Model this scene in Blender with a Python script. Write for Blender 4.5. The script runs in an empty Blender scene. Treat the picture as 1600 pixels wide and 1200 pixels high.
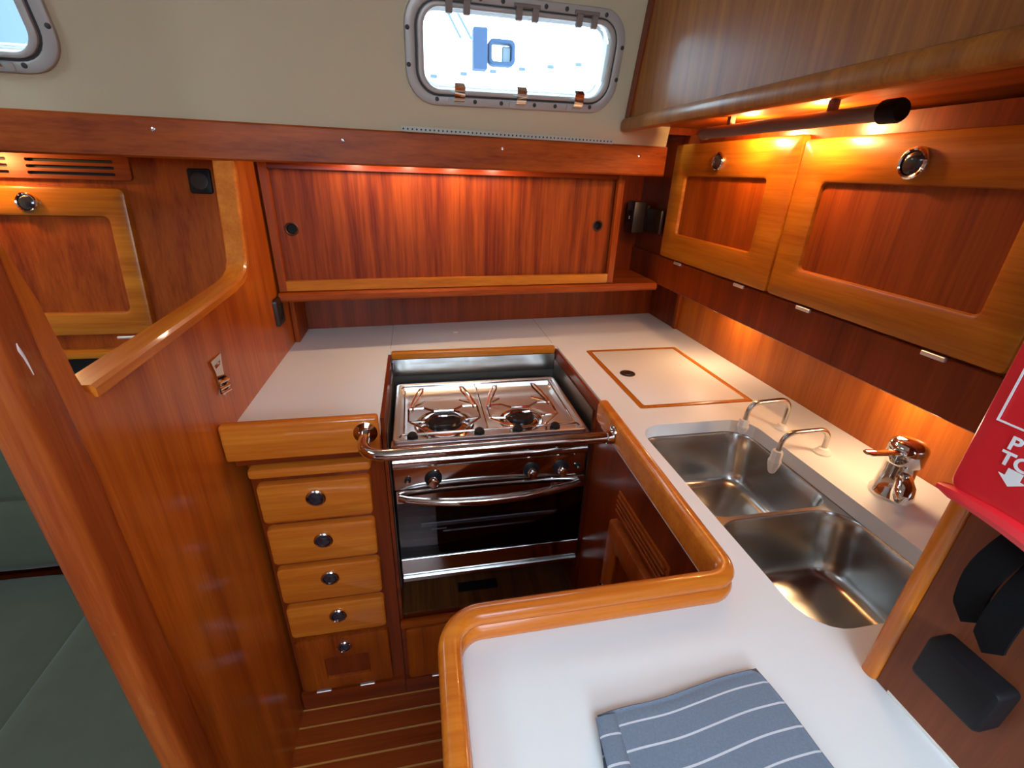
import bpy, bmesh, math, random
from mathutils import Vector, Matrix
from mathutils.geometry import tessellate_polygon

random.seed(7)
S = bpy.context.scene
COL = S.collection

# ------------------------------------------------------------------ camera
M = ((0.98087747, -0.19191832, 0.03235334),
     (0.05141264, 0.41583266, 0.90798675),
     (-0.18771287, -0.88896038, 0.41774792))          # camera axes from world axes
cam_data = bpy.data.cameras.new('camera')
cam_data.sensor_width = 36.0
cam_data.lens = 720.78 * 36.0 / 1600.0
cam_data.clip_start = 0.01
cam = bpy.data.objects.new('camera', cam_data)
COL.objects.link(cam)
cam.matrix_world = Matrix.Translation((0, 0, 1.448)) @ Matrix(M).transposed().to_4x4()
S.camera = cam

# ------------------------------------------------------------------ world, exposure
S.view_settings.view_transform = 'Standard'
S.view_settings.look = 'None'
S.view_settings.gamma = 1.0
S.view_settings.use_curve_mapping = False
S.view_settings.exposure = 0.16
world = bpy.data.worlds.new('overcast_sky')
S.world = world
world.use_nodes = True
bg = world.node_tree.nodes['Background']
bg.inputs[0].default_value = (0.64, 0.82, 1.0, 1)
bg.inputs[1].default_value = 10.0


def area_light(name, loc, size, size_y, energy, color, rot=(0, 0, 0)):
    l = bpy.data.lights.new(name, 'AREA')
    l.shape = 'RECTANGLE'; l.size = size; l.size_y = size_y
    l.energy = energy; l.color = color
    o = bpy.data.objects.new(name, l); COL.objects.link(o)
    o.location = loc; o.rotation_euler = rot
    return o


# daylight falling through the companionway, the saloon hatch and the portlight
area_light('companionway_daylight', (0.12, -0.70, 1.955), 0.62, 0.72, 1.0, (0.62, 0.82, 1.0))
area_light('companionway_door_daylight', (-0.02, -1.47, 1.72), 0.70, 0.42, 11.5, (0.70, 0.85, 1.0), (math.radians(72), 0, 0))
area_light('saloon_hatch_daylight', (-1.15, 0.55, 1.955), 0.42, 0.42, 0.6, (0.82, 0.92, 1.0))


def point_light(name, loc, energy, color, radius=0.01, spot=None, direction=None, blend=0.6):
    l = bpy.data.lights.new(name, 'SPOT' if spot else 'POINT')
    l.energy = energy; l.color = color; l.shadow_soft_size = radius
    o = bpy.data.objects.new(name, l); COL.objects.link(o)
    o.location = loc
    if spot:
        l.spot_size = math.radians(spot); l.spot_blend = blend
        o.rotation_euler = Vector(direction).to_track_quat('-Z', 'Y').to_euler()
    return o


WARM = (1.0, 0.58, 0.22)
WARM2 = (1.0, 0.72, 0.45)


# ------------------------------------------------------------------ materials
def lin(h):
    c = [int(h[i:i + 2], 16) / 255 for i in (0, 2, 4)]
    return tuple(((v + 0.055) / 1.055) ** 2.4 if v > 0.04045 else v / 12.92 for v in c) + (1,)


def new_mat(name):
    m = bpy.data.materials.new(name); m.use_nodes = True
    nt = m.node_tree
    return m, nt, nt.nodes['Principled BSDF']


def simple(name, col, rough=0.5, metal=0.0, coat=0.0, bump=0.0, bscale=400.0, spec=None, var=0.0):
    m, nt, b = new_mat(name)
    b.inputs['Base Color'].default_value = col if len(col) == 4 else tuple(col) + (1,)
    b.inputs['Roughness'].default_value = rough
    b.inputs['Metallic'].default_value = metal
    b.inputs['Coat Weight'].default_value = coat
    b.inputs['Coat Roughness'].default_value = 0.12
    if spec is not None:
        b.inputs['Specular IOR Level'].default_value = spec
    if bump or var:
        tc = nt.nodes.new('ShaderNodeTexCoord')
        nz = nt.nodes.new('ShaderNodeTexNoise')
        nz.inputs['Scale'].default_value = bscale; nz.inputs['Detail'].default_value = 5
        nt.links.new(tc.outputs['Object'], nz.inputs['Vector'])
        if bump:
            bp = nt.nodes.new('ShaderNodeBump')
            bp.inputs['Strength'].default_value = bump; bp.inputs['Distance'].default_value = 0.001
            nt.links.new(nz.outputs['Fac'], bp.inputs['Height'])
            nt.links.new(bp.outputs['Normal'], b.inputs['Normal'])
        if var:
            hs = nt.nodes.new('ShaderNodeMix'); hs.data_type = 'RGBA'
            c = b.inputs['Base Color'].default_value
            hs.inputs[6].default_value = tuple(max(0, v * (1 - var)) for v in c[:3]) + (1,)
            hs.inputs[7].default_value = tuple(min(1, v * (1 + var)) for v in c[:3]) + (1,)
            n2 = nt.nodes.new('ShaderNodeTexNoise'); n2.inputs['Scale'].default_value = bscale / 12
            nt.links.new(tc.outputs['Object'], n2.inputs['Vector'])
            nt.links.new(n2.outputs['Fac'], hs.inputs[0])
            nt.links.new(hs.outputs[2], b.inputs['Base Color'])
    return m


def wood(name, dark, light, axis='Z', rough=0.32, coat=0.35, fine=170.0, coarse=26.0, contrast=1.0, wear=0.0, spec=0.3, crough=0.18):
    m, nt, b = new_mat(name)
    L = nt.links.new
    tc = nt.nodes.new('ShaderNodeTexCoord')
    oi = nt.nodes.new('ShaderNodeObjectInfo')
    cx = nt.nodes.new('ShaderNodeCombineXYZ')
    mu = nt.nodes.new('ShaderNodeMath'); mu.operation = 'MULTIPLY'; mu.inputs[1].default_value = 7.3
    L(oi.outputs['Random'], mu.inputs[0])
    for k in range(3):
        L(mu.outputs[0], cx.inputs[k])
    ad = nt.nodes.new('ShaderNodeVectorMath'); ad.operation = 'ADD'
    L(tc.outputs['Object'], ad.inputs[0]); L(cx.outputs[0], ad.inputs[1])

    def layer(freq, along, detail, rgh):
        mp = nt.nodes.new('ShaderNodeMapping')
        sc = [freq] * 3; sc['XYZ'.index(axis)] = along
        mp.inputs['Scale'].default_value = sc
        L(ad.outputs[0], mp.inputs['Vector'])
        nz = nt.nodes.new('ShaderNodeTexNoise')
        nz.inputs['Scale'].default_value = 1.0; nz.inputs['Detail'].default_value = detail
        nz.inputs['Roughness'].default_value = rgh; nz.inputs['Distortion'].default_value = 0.25
        L(mp.outputs[0], nz.inputs['Vector'])
        return nz
    n1 = layer(coarse, 1.6, 3.0, 0.5)
    n2 = layer(fine, 7.0, 5.0, 0.65)
    mx = nt.nodes.new('ShaderNodeMix'); mx.data_type = 'FLOAT'; mx.inputs[0].default_value = 0.42
    L(n1.outputs['Fac'], mx.inputs[2]); L(n2.outputs['Fac'], mx.inputs[3])
    cr = nt.nodes.new('ShaderNodeValToRGB')
    cr.color_ramp.elements[0].position = 0.5 - 0.17 / contrast
    cr.color_ramp.elements[0].color = dark
    cr.color_ramp.elements[1].position = 0.5 + 0.17 / contrast
    cr.color_ramp.elements[1].color = light
    L(mx.outputs[0], cr.inputs['Fac'])
    L(cr.outputs['Color'], b.inputs['Base Color'])
    if wear:
        mp = nt.nodes.new('ShaderNodeMapping'); mp.inputs['Scale'].default_value = (18, 18, 7)
        L(tc.outputs['Object'], mp.inputs['Vector'])
        nz = nt.nodes.new('ShaderNodeTexNoise'); nz.inputs['Scale'].default_value = 1.0
        nz.inputs['Detail'].default_value = 6; nz.inputs['Roughness'].default_value = 0.7
        L(mp.outputs[0], nz.inputs['Vector'])
        c2 = nt.nodes.new('ShaderNodeValToRGB')
        c2.color_ramp.elements[0].position = 0.60; c2.color_ramp.elements[0].color = (0, 0, 0, 1)
        c2.color_ramp.elements[1].position = 0.72; c2.color_ramp.elements[1].color = (wear, wear, wear, 1)
        L(nz.outputs['Fac'], c2.inputs['Fac'])
        m2 = nt.nodes.new('ShaderNodeMix'); m2.data_type = 'RGBA'
        m2.inputs[7].default_value = lin('c98a4e')
        L(c2.outputs['Color'], m2.inputs[0]); L(cr.outputs['Color'], m2.inputs[6])
        L(m2.outputs[2], b.inputs['Base Color'])
    b.inputs['Roughness'].default_value = rough
    b.inputs['Coat Weight'].default_value = coat
    b.inputs['Coat Roughness'].default_value = crough
    b.inputs['Specular IOR Level'].default_value = spec
    bp = nt.nodes.new('ShaderNodeBump')
    bp.inputs['Strength'].default_value = 0.08; bp.inputs['Distance'].default_value = 0.0006
    L(n2.outputs['Fac'], bp.inputs['Height'])
    L(bp.outputs['Normal'], b.inputs['Normal'])
    return m


MAT = {}
for ax in 'XYZ':
    MAT['mah' + ax] = wood('mahogany_' + ax, lin('722706'), lin('ac500e'), ax, coat=0.0, rough=0.45, spec=0.22)
    MAT['dark' + ax] = wood('mahogany_deep_' + ax, lin('5c1c05'), lin('8c360a'), ax, coat=0.12)
    MAT['gold' + ax] = wood('mahogany_golden_' + ax, lin('984c0c'), lin('c87a1e'), ax, coat=0.08)
    MAT['fid' + ax] = wood('mahogany_fiddle_' + ax, lin('b45210'), lin('de842a'), ax, rough=0.27, coat=0.4, contrast=0.8, crough=0.06)
MAT['bulk'] = wood('bulkhead_mahogany', lin('94380a'), lin('d07022'), 'Z', rough=0.28, coat=0.35, coarse=20)
MAT['post'] = wood('worn_post_mahogany', lin('8c360e'), lin('c06426'), 'Z', rough=0.42, coat=0.1, coarse=24, wear=0.35)
MAT['over'] = wood('overhead_mahogany', lin('864a14'), lin('b87428'), 'Z', rough=0.46, coat=0.25, fine=220, coarse=40)
MAT['part'] = wood('partition_mahogany', lin('64301a'), lin('90502f'), 'Z', rough=0.6, coat=0.0, coarse=14, contrast=0.7)
MAT['slide'] = wood('sliding_door_mahogany', lin('601a04'), lin('9a440a'), 'Z', rough=0.5, coat=0.0, spec=0.2, coarse=34, contrast=1.3)
MAT['splash'] = wood('backsplash_veneer', lin('93440f'), lin('b8661c'), 'Z', rough=0.34, coat=0.2, coarse=30)
MAT['walnut'] = wood('niche_floor_veneer', lin('4a2610'), lin('7a4a22'), 'Y', rough=0.55, coat=0.0, contrast=1.3)
MAT['plank'] = wood('sole_plank', lin('782a0c'), lin('9c4614'), 'X', rough=0.32, coat=0.12)
MAT['holly'] = wood('sole_inlay', lin('b07a34'), lin('cf9a50'), 'X', rough=0.35, coat=0.2)
MAT['white'] = simple('white_laminate', lin('e2e2e0'), rough=0.5, bump=0.03, bscale=900)
MAT['vinyl'] = simple('cream_headliner_vinyl', lin('bcab8c'), rough=0.75, bump=0.35, bscale=700)
MAT['ceil'] = simple('cream_ceiling_vinyl', lin('d8d0c0'), rough=0.8)
MAT['steel'] = simple('brushed_stainless', (0.50, 0.49, 0.47, 1), rough=0.24, metal=1.0, bump=0.05, bscale=250, var=0.12)
MAT['polish'] = simple('polished_stainless', (0.66, 0.64, 0.62, 1), rough=0.10, metal=1.0)
MAT['chrome'] = simple('chrome', (0.82, 0.82, 0.82, 1), rough=0.05, metal=1.0)
MAT['hob'] = simple('satin_hob_steel', (0.82, 0.80, 0.78, 1), rough=0.33, metal=1.0, bump=0.04, bscale=60)
MAT['hinge'] = simple('bright_hinge', (0.85, 0.84, 0.82, 1), rough=0.4, metal=0.8)
MAT['dullsteel'] = simple('dull_heat_shield', (0.34, 0.31, 0.28, 1), rough=0.38, metal=1.0, var=0.2, bump=0.1, bscale=120)
MAT['black'] = simple('black_plastic', (0.010, 0.009, 0.010, 1), rough=0.5, spec=0.2)
MAT['blackmat'] = simple('black_webbing', (0.008, 0.008, 0.009, 1), rough=0.9, bump=0.4, bscale=900, spec=0.1)
MAT['enamel'] = simple('black_enamel', (0.01, 0.01, 0.011, 1), rough=0.25)
MAT['button'] = simple('dark_push_button', (0.02, 0.022, 0.03, 1), rough=0.12, coat=0.6)
MAT['alu'] = simple('anodised_window_frame', lin('aaa39c'), rough=0.45, metal=0.3, bump=0.05)
MAT['rubber'] = simple('window_gasket', (0.03, 0.03, 0.032, 1), rough=0.6)
MAT['brown'] = simple('brown_plastic_ring', lin('4a2415'), rough=0.4)
MAT['greyplast'] = simple('grey_lamp_housing', lin('7d7068'), rough=0.4)
MAT['pwhite'] = simple('white_plastic', lin('ece6dc'), rough=0.35)
MAT['red'] = simple('red_fire_blanket_vinyl', lin('ea2630'), rough=0.34, bump=0.25, bscale=60)
MAT['print'] = simple('white_print', lin('eeeeee'), rough=0.5)
MAT['velvet'] = simple('green_velvet', lin('4a4f3e'), rough=0.95, bump=0.5, bscale=260, var=0.12)
MAT['velvet'].node_tree.nodes['Principled BSDF'].inputs['Sheen Weight'].default_value = 0.15
MAT['dot'] = simple('dark_perforation', (0.02, 0.018, 0.016, 1), rough=0.8)
MAT['strip'] = simple('grey_vent_strip', lin('aaa79c'), rough=0.5)
MAT['deck'] = simple('white_gelcoat_deck', lin('f0f2f4'), rough=0.35)
MAT['canvas'] = simple('navy_canvas', lin('142c48'), rough=0.8)
MAT['hull'] = simple('grey_blue_hull', lin('3c4c5a'), rough=0.3)
MAT['drk'] = simple('dark_interior', (0.012, 0.009, 0.008, 1), rough=0.8)
MAT['tread'] = simple('brown_socket_plastic', lin('2a1c17'), rough=0.4)


def glass_mat(name, tint, transp):
    m, nt, b = new_mat(name)
    out = nt.nodes['Material Output']; nt.nodes.remove(b)
    tr = nt.nodes.new('ShaderNodeBsdfTransparent'); tr.inputs[0].default_value = tint
    gl = nt.nodes.new('ShaderNodeBsdfGlossy'); gl.inputs['Roughness'].default_value = 0.02
    mx = nt.nodes.new('ShaderNodeMixShader')
    fr = nt.nodes.new('ShaderNodeFresnel'); fr.inputs[0].default_value = 1.45
    nt.links.new(fr.outputs[0], mx.inputs[0])
    nt.links.new(tr.outputs[0], mx.inputs[1]); nt.links.new(gl.outputs[0], mx.inputs[2])
    nt.links.new(mx.outputs[0], out.inputs['Surface'])
    return m


MAT['glass'] = glass_mat('portlight_glass', (0.93, 0.98, 0.97, 1), 0.9)
MAT['ovenglass'] = glass_mat('smoked_oven_glass', (0.62, 0.62, 0.64, 1), 0.2)


def bulb_mat(name, col, strength):
    m, nt, b = new_mat(name)
    b.inputs['Base Color'].default_value = col
    b.inputs['Emission Color'].default_value = col
    b.inputs['Emission Strength'].default_value = strength
    return m


MAT['bulb'] = bulb_mat('warm_bulb', (1.0, 0.62, 0.25, 1), 12.0)


def towel_mat():
    m, nt, b = new_mat('striped_tea_towel')
    L = nt.links.new
    tc = nt.nodes.new('ShaderNodeTexCoord')
    nz = nt.nodes.new('ShaderNodeTexNoise'); nz.inputs['Scale'].default_value = 500; nz.inputs['Detail'].default_value = 4
    L(tc.outputs['Object'], nz.inputs['Vector'])
    uv = nt.nodes.new('ShaderNodeUVMap')
    sp = nt.nodes.new('ShaderNodeSeparateXYZ'); L(uv.outputs[0], sp.inputs[0])
    a = nt.nodes.new('ShaderNodeMath'); a.operation = 'MULTIPLY'; a.inputs[1].default_value = 1 / 0.0222
    L(sp.outputs[1], a.inputs[0])
    f = nt.nodes.new('ShaderNodeMath'); f.operation = 'FRACT'; L(a.outputs[0], f.inputs[0])
    lt = nt.nodes.new('ShaderNodeMath'); lt.operation = 'LESS_THAN'; lt.inputs[1].default_value = 0.085
    L(f.outputs[0], lt.inputs[0])
    base = nt.nodes.new('ShaderNodeMix'); base.data_type = 'RGBA'
    base.inputs[6].default_value = lin('64707f'); base.inputs[7].default_value = lin('7b8798')
    L(nz.outputs['Fac'], base.inputs[0])
    mx = nt.nodes.new('ShaderNodeMix'); mx.data_type = 'RGBA'
    mx.inputs[7].default_value = lin('c9cbd0')
    L(lt.outputs[0], mx.inputs[0]); L(base.outputs[2], mx.inputs[6])
    L(mx.outputs[2], b.inputs['Base Color'])
    b.inputs['Roughness'].default_value = 0.95
    bp = nt.nodes.new('ShaderNodeBump'); bp.inputs['Strength'].default_value = 0.4; bp.inputs['Distance'].default_value = 0.0006
    L(nz.outputs['Fac'], bp.inputs['Height']); L(bp.outputs['Normal'], b.inputs['Normal'])
    return m


MAT['towel'] = towel_mat()


# ------------------------------------------------------------------ mesh helpers
def rr(cx, cy, w, h, r, n=5):
    """rounded rectangle outline, counter-clockwise"""
    r = max(min(r, w / 2 - 1e-5, h / 2 - 1e-5), 1e-5)
    pts = []
    for sx, sy, a0 in ((1, 1, 0), (-1, 1, 90), (-1, -1, 180), (1, -1, 270)):
        for k in range(n + 1):
            a = math.radians(a0 + 90 * k / n)
            pts.append((cx + sx * (w / 2 - r) + r * math.cos(a), cy + sy * (h / 2 - r) + r * math.sin(a)))
    return pts


def fillet(pts, rad, n=6):
    """2D open polyline with rounded inner corners"""
    out = [pts[0]]
    for i in range(1, len(pts) - 1):
        p0, p, p1 = Vector(pts[i - 1]), Vector(pts[i]), Vector(pts[i + 1])
        r = rad[i - 1] if isinstance(rad, (list, tuple)) else rad
        a = (p0 - p).normalized(); b = (p1 - p).normalized()
        ang = a.angle(b)
        t = r / math.tan(ang / 2)
        c = p + (a + b).normalized() * (r / math.sin(ang / 2))
        s = p + a * t; e = p + b * t
        v0 = s - c; v1 = e - c
        th = v0.angle(v1)
        for k in range(n + 1):
            f = k / n
            v = (v0 * math.sin((1 - f) * th) + v1 * math.sin(f * th)) / math.sin(th)
            out.append(tuple(c + v))
    out.append(pts[-1])
    return out


class MB:
    def __init__(self):
        self.v = []; self.f = []; self.mi = []; self.m = 0; self.xf = None

    def pt(self, p):
        p = Vector(p)
        if self.xf is not None:
            p = self.xf @ p
        self.v.append(p)
        return len(self.v) - 1

    def face(self, idx):
        self.f.append(tuple(idx)); self.mi.append(self.m)

    def loft(self, rings, cap0=True, cap1=True, loop=False, open_ring=False):
        ids = [[self.pt(p) for p in r] for r in rings]
        n = len(rings[0])
        seq = list(zip(ids, ids[1:]))
        if loop:
            seq.append((ids[-1], ids[0]))
        for a, b in seq:
            for k in range(n - 1 if open_ring else n):
                j = (k + 1) % n
                self.face((a[k], a[j], b[j], b[k]))
        if not loop and not open_ring:
            if cap0:
                self.face(ids[0][::-1])
            if cap1:
                self.face(ids[-1])
        return self

    def box(self, x0, x1, y0, y1, z0, z1, b=0.0, seg=2):
        if b <= 0:
            i = [self.pt((x, y, z)) for z in (z0, z1) for x, y in ((x0, y0), (x1, y0), (x1, y1), (x0, y1))]
            for q in ((3, 2, 1, 0), (4, 5, 6, 7), (0, 1, 5, 4), (1, 2, 6, 5), (2, 3, 7, 6), (3, 0, 4, 7)):
                self.face([i[k] for k in q])
            return self
        bm = bmesh.new()
        bmesh.ops.create_cube(bm, size=1.0)
        for v in bm.verts:
            v.co = Vector((x0 + (v.co.x + .5) * (x1 - x0), y0 + (v.co.y + .5) * (y1 - y0), z0 + (v.co.z + .5) * (z1 - z0)))
        bmesh.ops.bevel(bm, geom=bm.edges[:], offset=b, segments=seg, profile=0.5, affect='EDGES', clamp_overlap=True)
        off = {v: self.pt(v.co) for v in bm.verts}
        for f in bm.faces:
            self.face([off[v] for v in f.verts])
        bm.free()
        return self

    def prism(self, outline, holes, mp, w0, w1, walls=True):
        """polygon with holes, mp(u,v,w)->xyz, between w0 and w1"""
        loops = [outline] + list(holes)
        flat = [p for l in loops for p in l]
        tris = tessellate_polygon([[Vector((p[0], p[1], 0)) for p in l] for l in loops])
        a = [self.pt(mp(p[0], p[1], w0)) for p in flat]
        b = [self.pt(mp(p[0], p[1], w1)) for p in flat]
        for t in tris:
            self.face([a[k] for k in t]); self.face([b[k] for k in t][::-1])
        if walls:
            o = 0
            for l in loops:
                n = len(l)
                for k in range(n):
                    j = (k + 1) % n
                    self.face((a[o + k], a[o + j], b[o + j], b[o + k]))
                o += n
        return self

    def lathe(self, prof, origin=(0, 0, 0), axis=(0, 0, 1), n=24, cap0=True, cap1=True):
        q = Vector((0, 0, 1)).rotation_difference(Vector(axis).normalized())
        o = Vector(origin)
        rings = []
        for r, h in prof:
            rings.append([o + q @ Vector((r * math.cos(2 * math.pi * k / n), r * math.sin(2 * math.pi * k / n), h)) for k in range(n)])
        return self.loft(rings, cap0, cap1)

    def tube(self, path, r, n=10, closed=False):
        path = [Vector(p) for p in path]
        N = len(path)
        rs = r if isinstance(r, (list, tuple)) else [r] * N
        tang = []
        for i in range(N):
            if closed:
                t = path[(i + 1) % N] - path[i - 1]
            else:
                t = path[min(i + 1, N - 1)] - path[max(i - 1, 0)]
            tang.append(t.normalized())
        up = Vector((0, 0, 1)) if abs(tang[0].z) < 0.9 else Vector((1, 0, 0))
        nrm = tang[0].cross(up).normalized()
        rings = []
        for i in range(N):
            if i:
                nrm = (tang[i - 1].rotation_difference(tang[i]) @ nrm)
                nrm = (nrm - tang[i] * nrm.dot(tang[i])).normalized()
            bn = tang[i].cross(nrm)
            rings.append([path[i] + (nrm * math.cos(2 * math.pi * k / n) + bn * math.sin(2 * math.pi * k / n)) * rs[i] for k in range(n)])
        return self.loft(rings, not closed, not closed, loop=closed)

    def sweep(self, prof, path, side=None, cap=True):
        """prof [(a,b)]: a along side (tangent x up), b along up=Z"""
        path = [Vector(p) for p in path]
        N = len(path); rings = []
        for i in range(N):
            t0 = (path[i] - path[i - 1]) if i else (path[1] - path[0])
            t1 = (path[i + 1] - path[i]) if i < N - 1 else t0
            t0 = Vector((t0.x, t0.y, 0)).normalized(); t1 = Vector((t1.x, t1.y, 0)).normalized()
            t = (t0 + t1).normalized()
            k = 1.0 / max(0.5, t.dot(t0))
            s = t.cross(Vector((0, 0, 1)))
            rings.append([path[i] + s * a * k + Vector((0, 0, b)) for a, b in prof])
        return self.loft(rings, cap, cap)

    def obj(self, name, mats, parent=None, smooth=35, base='bottom'):
        vs = self.v
        lo = [min(v[k] for v in vs) for k in range(3)]; hi = [max(v[k] for v in vs) for k in range(3)]
        o = Vector(((lo[0] + hi[0]) / 2, (lo[1] + hi[1]) / 2, lo[2]))
        me = bpy.data.meshes.new(name)
        me.from_pydata([tuple(v - o) for v in vs], [], self.f)
        if not isinstance(mats, (list, tuple)):
            mats = [mats]
        for m in mats:
            me.materials.append(MAT[m] if isinstance(m, str) else m)
        for p, k in zip(me.polygons, self.mi):
            p.material_index = k
        bm = bmesh.new(); bm.from_mesh(me)
        bmesh.ops.recalc_face_normals(bm, faces=bm.faces[:])
        bm.to_mesh(me); bm.free()
        if smooth:
            me.shade_smooth(); me.set_sharp_from_angle(angle=math.radians(smooth))
        ob = bpy.data.objects.new(name, me); COL.objects.link(ob)
        ob.location = o
        if parent is not None:
            ob.parent = parent; ob.location = o - wloc(parent)
        return ob


def wloc(o):
    p = Vector(o.location)
    while o.parent:
        o = o.parent; p += Vector(o.location)
    return p


def tag(o, label, cat=None, group=None, kind=None):
    o['label'] = label
    if cat: o['category'] = cat
    if group: o['group'] = group
    if kind: o['kind'] = kind
    return o


def thing(name, loc, label, cat, group=None):
    o = bpy.data.objects.new(name, None); COL.objects.link(o)
    o.location = loc; o.empty_display_size = 0.05
    return tag(o, label, cat, group)


def struct(o, label=None):
    o['kind'] = 'structure'
    if label:
        o['label'] = label; o['category'] = o.get('category', 'structure')
    return o


def dup(src, parent, wl):
    c = src.copy(); COL.objects.link(c)
    c.parent = parent
    c.location = Vector(wl) - (wloc(parent) if parent else Vector((0, 0, 0)))
    return c


def plate(mb, cx, cy, w, h, r, w0, w1, bev, mp, n=5):
    """rounded plate with eased front edge; front at w1"""
    s = 1 if w1 > w0 else -1
    rings = []
    for ins, ww in ((0, w0), (0, w1 - s * bev), (bev * .3, w1 - s * bev * .3), (bev, w1)):
        rings.append([mp(p[0], p[1], ww) for p in rr(cx, cy, w - 2 * ins, h - 2 * ins, max(r - ins, 1e-4), n)])
    return mb.loft(rings, True, True)


def ring_frame(mb, cx, cy, w, h, r, iw, ih, ir, w0, w1, bev, mp, n=5, icx=None, icy=None, ibev=None):
    """rounded frame with an opening, eased edges on both"""
    s = 1 if w1 > w0 else -1
    ib = bev if ibev is None else ibev
    icx = cx if icx is None else icx; icy = cy if icy is None else icy
    rings = []
    for ins, ww in ((0, w0), (0, w1 - s * bev), (bev * .3, w1 - s * bev * .3), (bev, w1)):
        rings.append([mp(p[0], p[1], ww) for p in rr(cx, cy, w - 2 * ins, h - 2 * ins, max(r - ins, 1e-4), n)])
    for ins, ww in ((-ib, w1), (-ib * .3, w1 - s * ib * .3), (0, w1 - s * ib), (0, w0)):
        rings.append([mp(p[0], p[1], ww) for p in rr(icx, icy, iw - 2 * ins, ih - 2 * ins, max(ir - ins, 1e-4), n)])
    return mb.loft(rings, loop=True)


MPY = lambda u, v, w: (u, w, v)      # plate in the x-z plane, depth y
MPX = lambda u, v, w: (w, u, v)      # plate in the y-z plane, depth x
MPZ = lambda u, v, w: (u, v, w)

CT = 0.948                            # worktop height


def yback(x): return 1.605 + 0.07 * x
def yslide(x): return 1.387 + 0.07 * x
def ytrim(x): return 1.262 + 0.13 * x
def yhead(x, z): return 1.272 + 0.13 * x - 0.248 * (z - 1.525)
def xbulk(y): return -0.40 + 0.02 * (y - 0.58)


def knob_mesh(mb, loc, axis, r=0.021):
    mb.m = 0
    mb.lathe([(r, 0), (r, .003), (r * .97, .006), (r * .86, .008), (r * .76, .007), (r * .72, .003)], loc, axis, 28, True, False)
    mb.m = 1
    mb.lathe([(r * .72, .002), (r * .70, .005), (r * .5, .0075), (r * .2, .0085)], loc, axis, 24, False, True)
    mb.m = 0
    return mb


# ------------------------------------------------------------------ structure: floor
floor = struct(MB().box(-2.2, 1.0, -1.5, 1.75, -0.06, -0.018).obj('floor', 'dark' + 'X'),
               'boat sole of mahogany planks with pale inlay strips')
sp = 0.0487
plank0 = None; strip0 = None
for i in range(34):
    y1 = 0.9165 - i * sp
    if plank0 is None:
        plank0 = MB().box(-0.405, 0.60, y1 - sp + .0022, y1 - .0022, -0.018, 0.0, .0006, 1).obj('plank', 'plank', floor)
        strip0 = MB().box(-0.405, 0.60, y1 - .0024, y1 + .0024, -0.018, -0.0004).obj('inlay_strip', 'holly', floor)
    else:
        dup(plank0, floor, wloc(plank0) - Vector((0, i * sp, 0)))
        dup(strip0, floor, wloc(strip0) - Vector((0, i * sp, 0)))

# ------------------------------------------------------------------ structure: hull walls, ceiling
mb = MB()
pts = [(-2.2, 0.0), (1.0, 0.0), (1.0, 1.56), (-2.2, 1.56)]
mb.prism(pts, [], lambda u, v, w: (u, yback(u) + w, v), 0, 0.03)
struct(mb.obj('wall_back', 'darkZ', smooth=0), 'dark red mahogany backsplash behind the worktop')

mb = MB().box(0.912, 0.94, -1.5, 1.70, 0.0, 1.95)
wr = struct(mb.obj('wall_right', 'splash', smooth=0), 'warm orange veneered side wall above the sink')
MB().box(0.899, 0.912, 1.455, 1.475, CT + .001, 1.13, .002).obj('corner_bead', 'mahZ', wr)
MB().box(.904, .9118, 1.4755, 1.662, CT + .001, 1.118).obj('corner_panel', 'darkZ', wr)

# headliner with two portlights
WIN_TILT = math.atan(0.248)


def head_frame(cx, cz, roll):
    """local u right, v up in the headliner plane, w towards the cabin"""
    u = Vector((1, 0.13, 0)).normalized()
    n = Vector((0.13, -1, -0.248)).normalized()
    v = n.cross(u) * -1
    if v.z < 0: v = -v
    R = Matrix((u, v, n)).transposed().to_4x4()
    return Matrix.Translation((cx, yhead(cx, cz), cz)) @ R @ Matrix.Rotation(roll, 4, 'Z')


W1 = head_frame(0.257, 1.691, math.radians(1.3))
W2 = head_frame(-0.876, 1.682, math.radians(1.3))
WW, WH = 0.525, 0.210


def hole_for(Wm):
    out = []
    for p in rr(0, 0, WW - .05, WH - .044, .05, 6):
        q = Wm @ Vector((p[0], p[1], 0))
        out.append((q.x, q.z))
    return out


mb = MB()
mb.prism([(-2.2, 1.50), (0.712, 1.50), (0.690, 2.0), (-2.2, 2.0)], [hole_for(W1), hole_for(W2)],
         lambda u, v, w: (u, yhead(u, v) + w, v), 0, 0.012)
struct(mb.obj('wall_headliner', 'vinyl', smooth=0), 'cream vinyl headliner panel around the portlights')

ch = [rr(0.12, -0.70, 0.66, 0.76, .05, 4), rr(-1.15, 0.55, 0.45, 0.45, .06, 4)]
mb = MB().prism([(-2.2, -1.5), (1.0, -1.5), (1.0, 1.30), (-2.2, 1.05)], ch, MPZ, 1.96, 2.0)
struct(mb.obj('ceiling', 'ceil', smooth=0), 'cream ceiling with hatch openings')
struct(MB().box(-2.23, -2.2, -1.5, 1.6, 0, 2.0).obj('wall_port', 'ceil', smooth=0), 'pale far side wall of the saloon')
mb = MB().prism([(-2.2, 0), (1.0, 0), (1.0, 2.0), (-2.2, 2.0)], [rr(-.02, 1.72, .74, .46, .03, 3)], MPY, -1.53, -1.5)
struct(mb.obj('wall_front', 'mahZ', smooth=0), 'mahogany wall behind the galley with the companionway opening')

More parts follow.
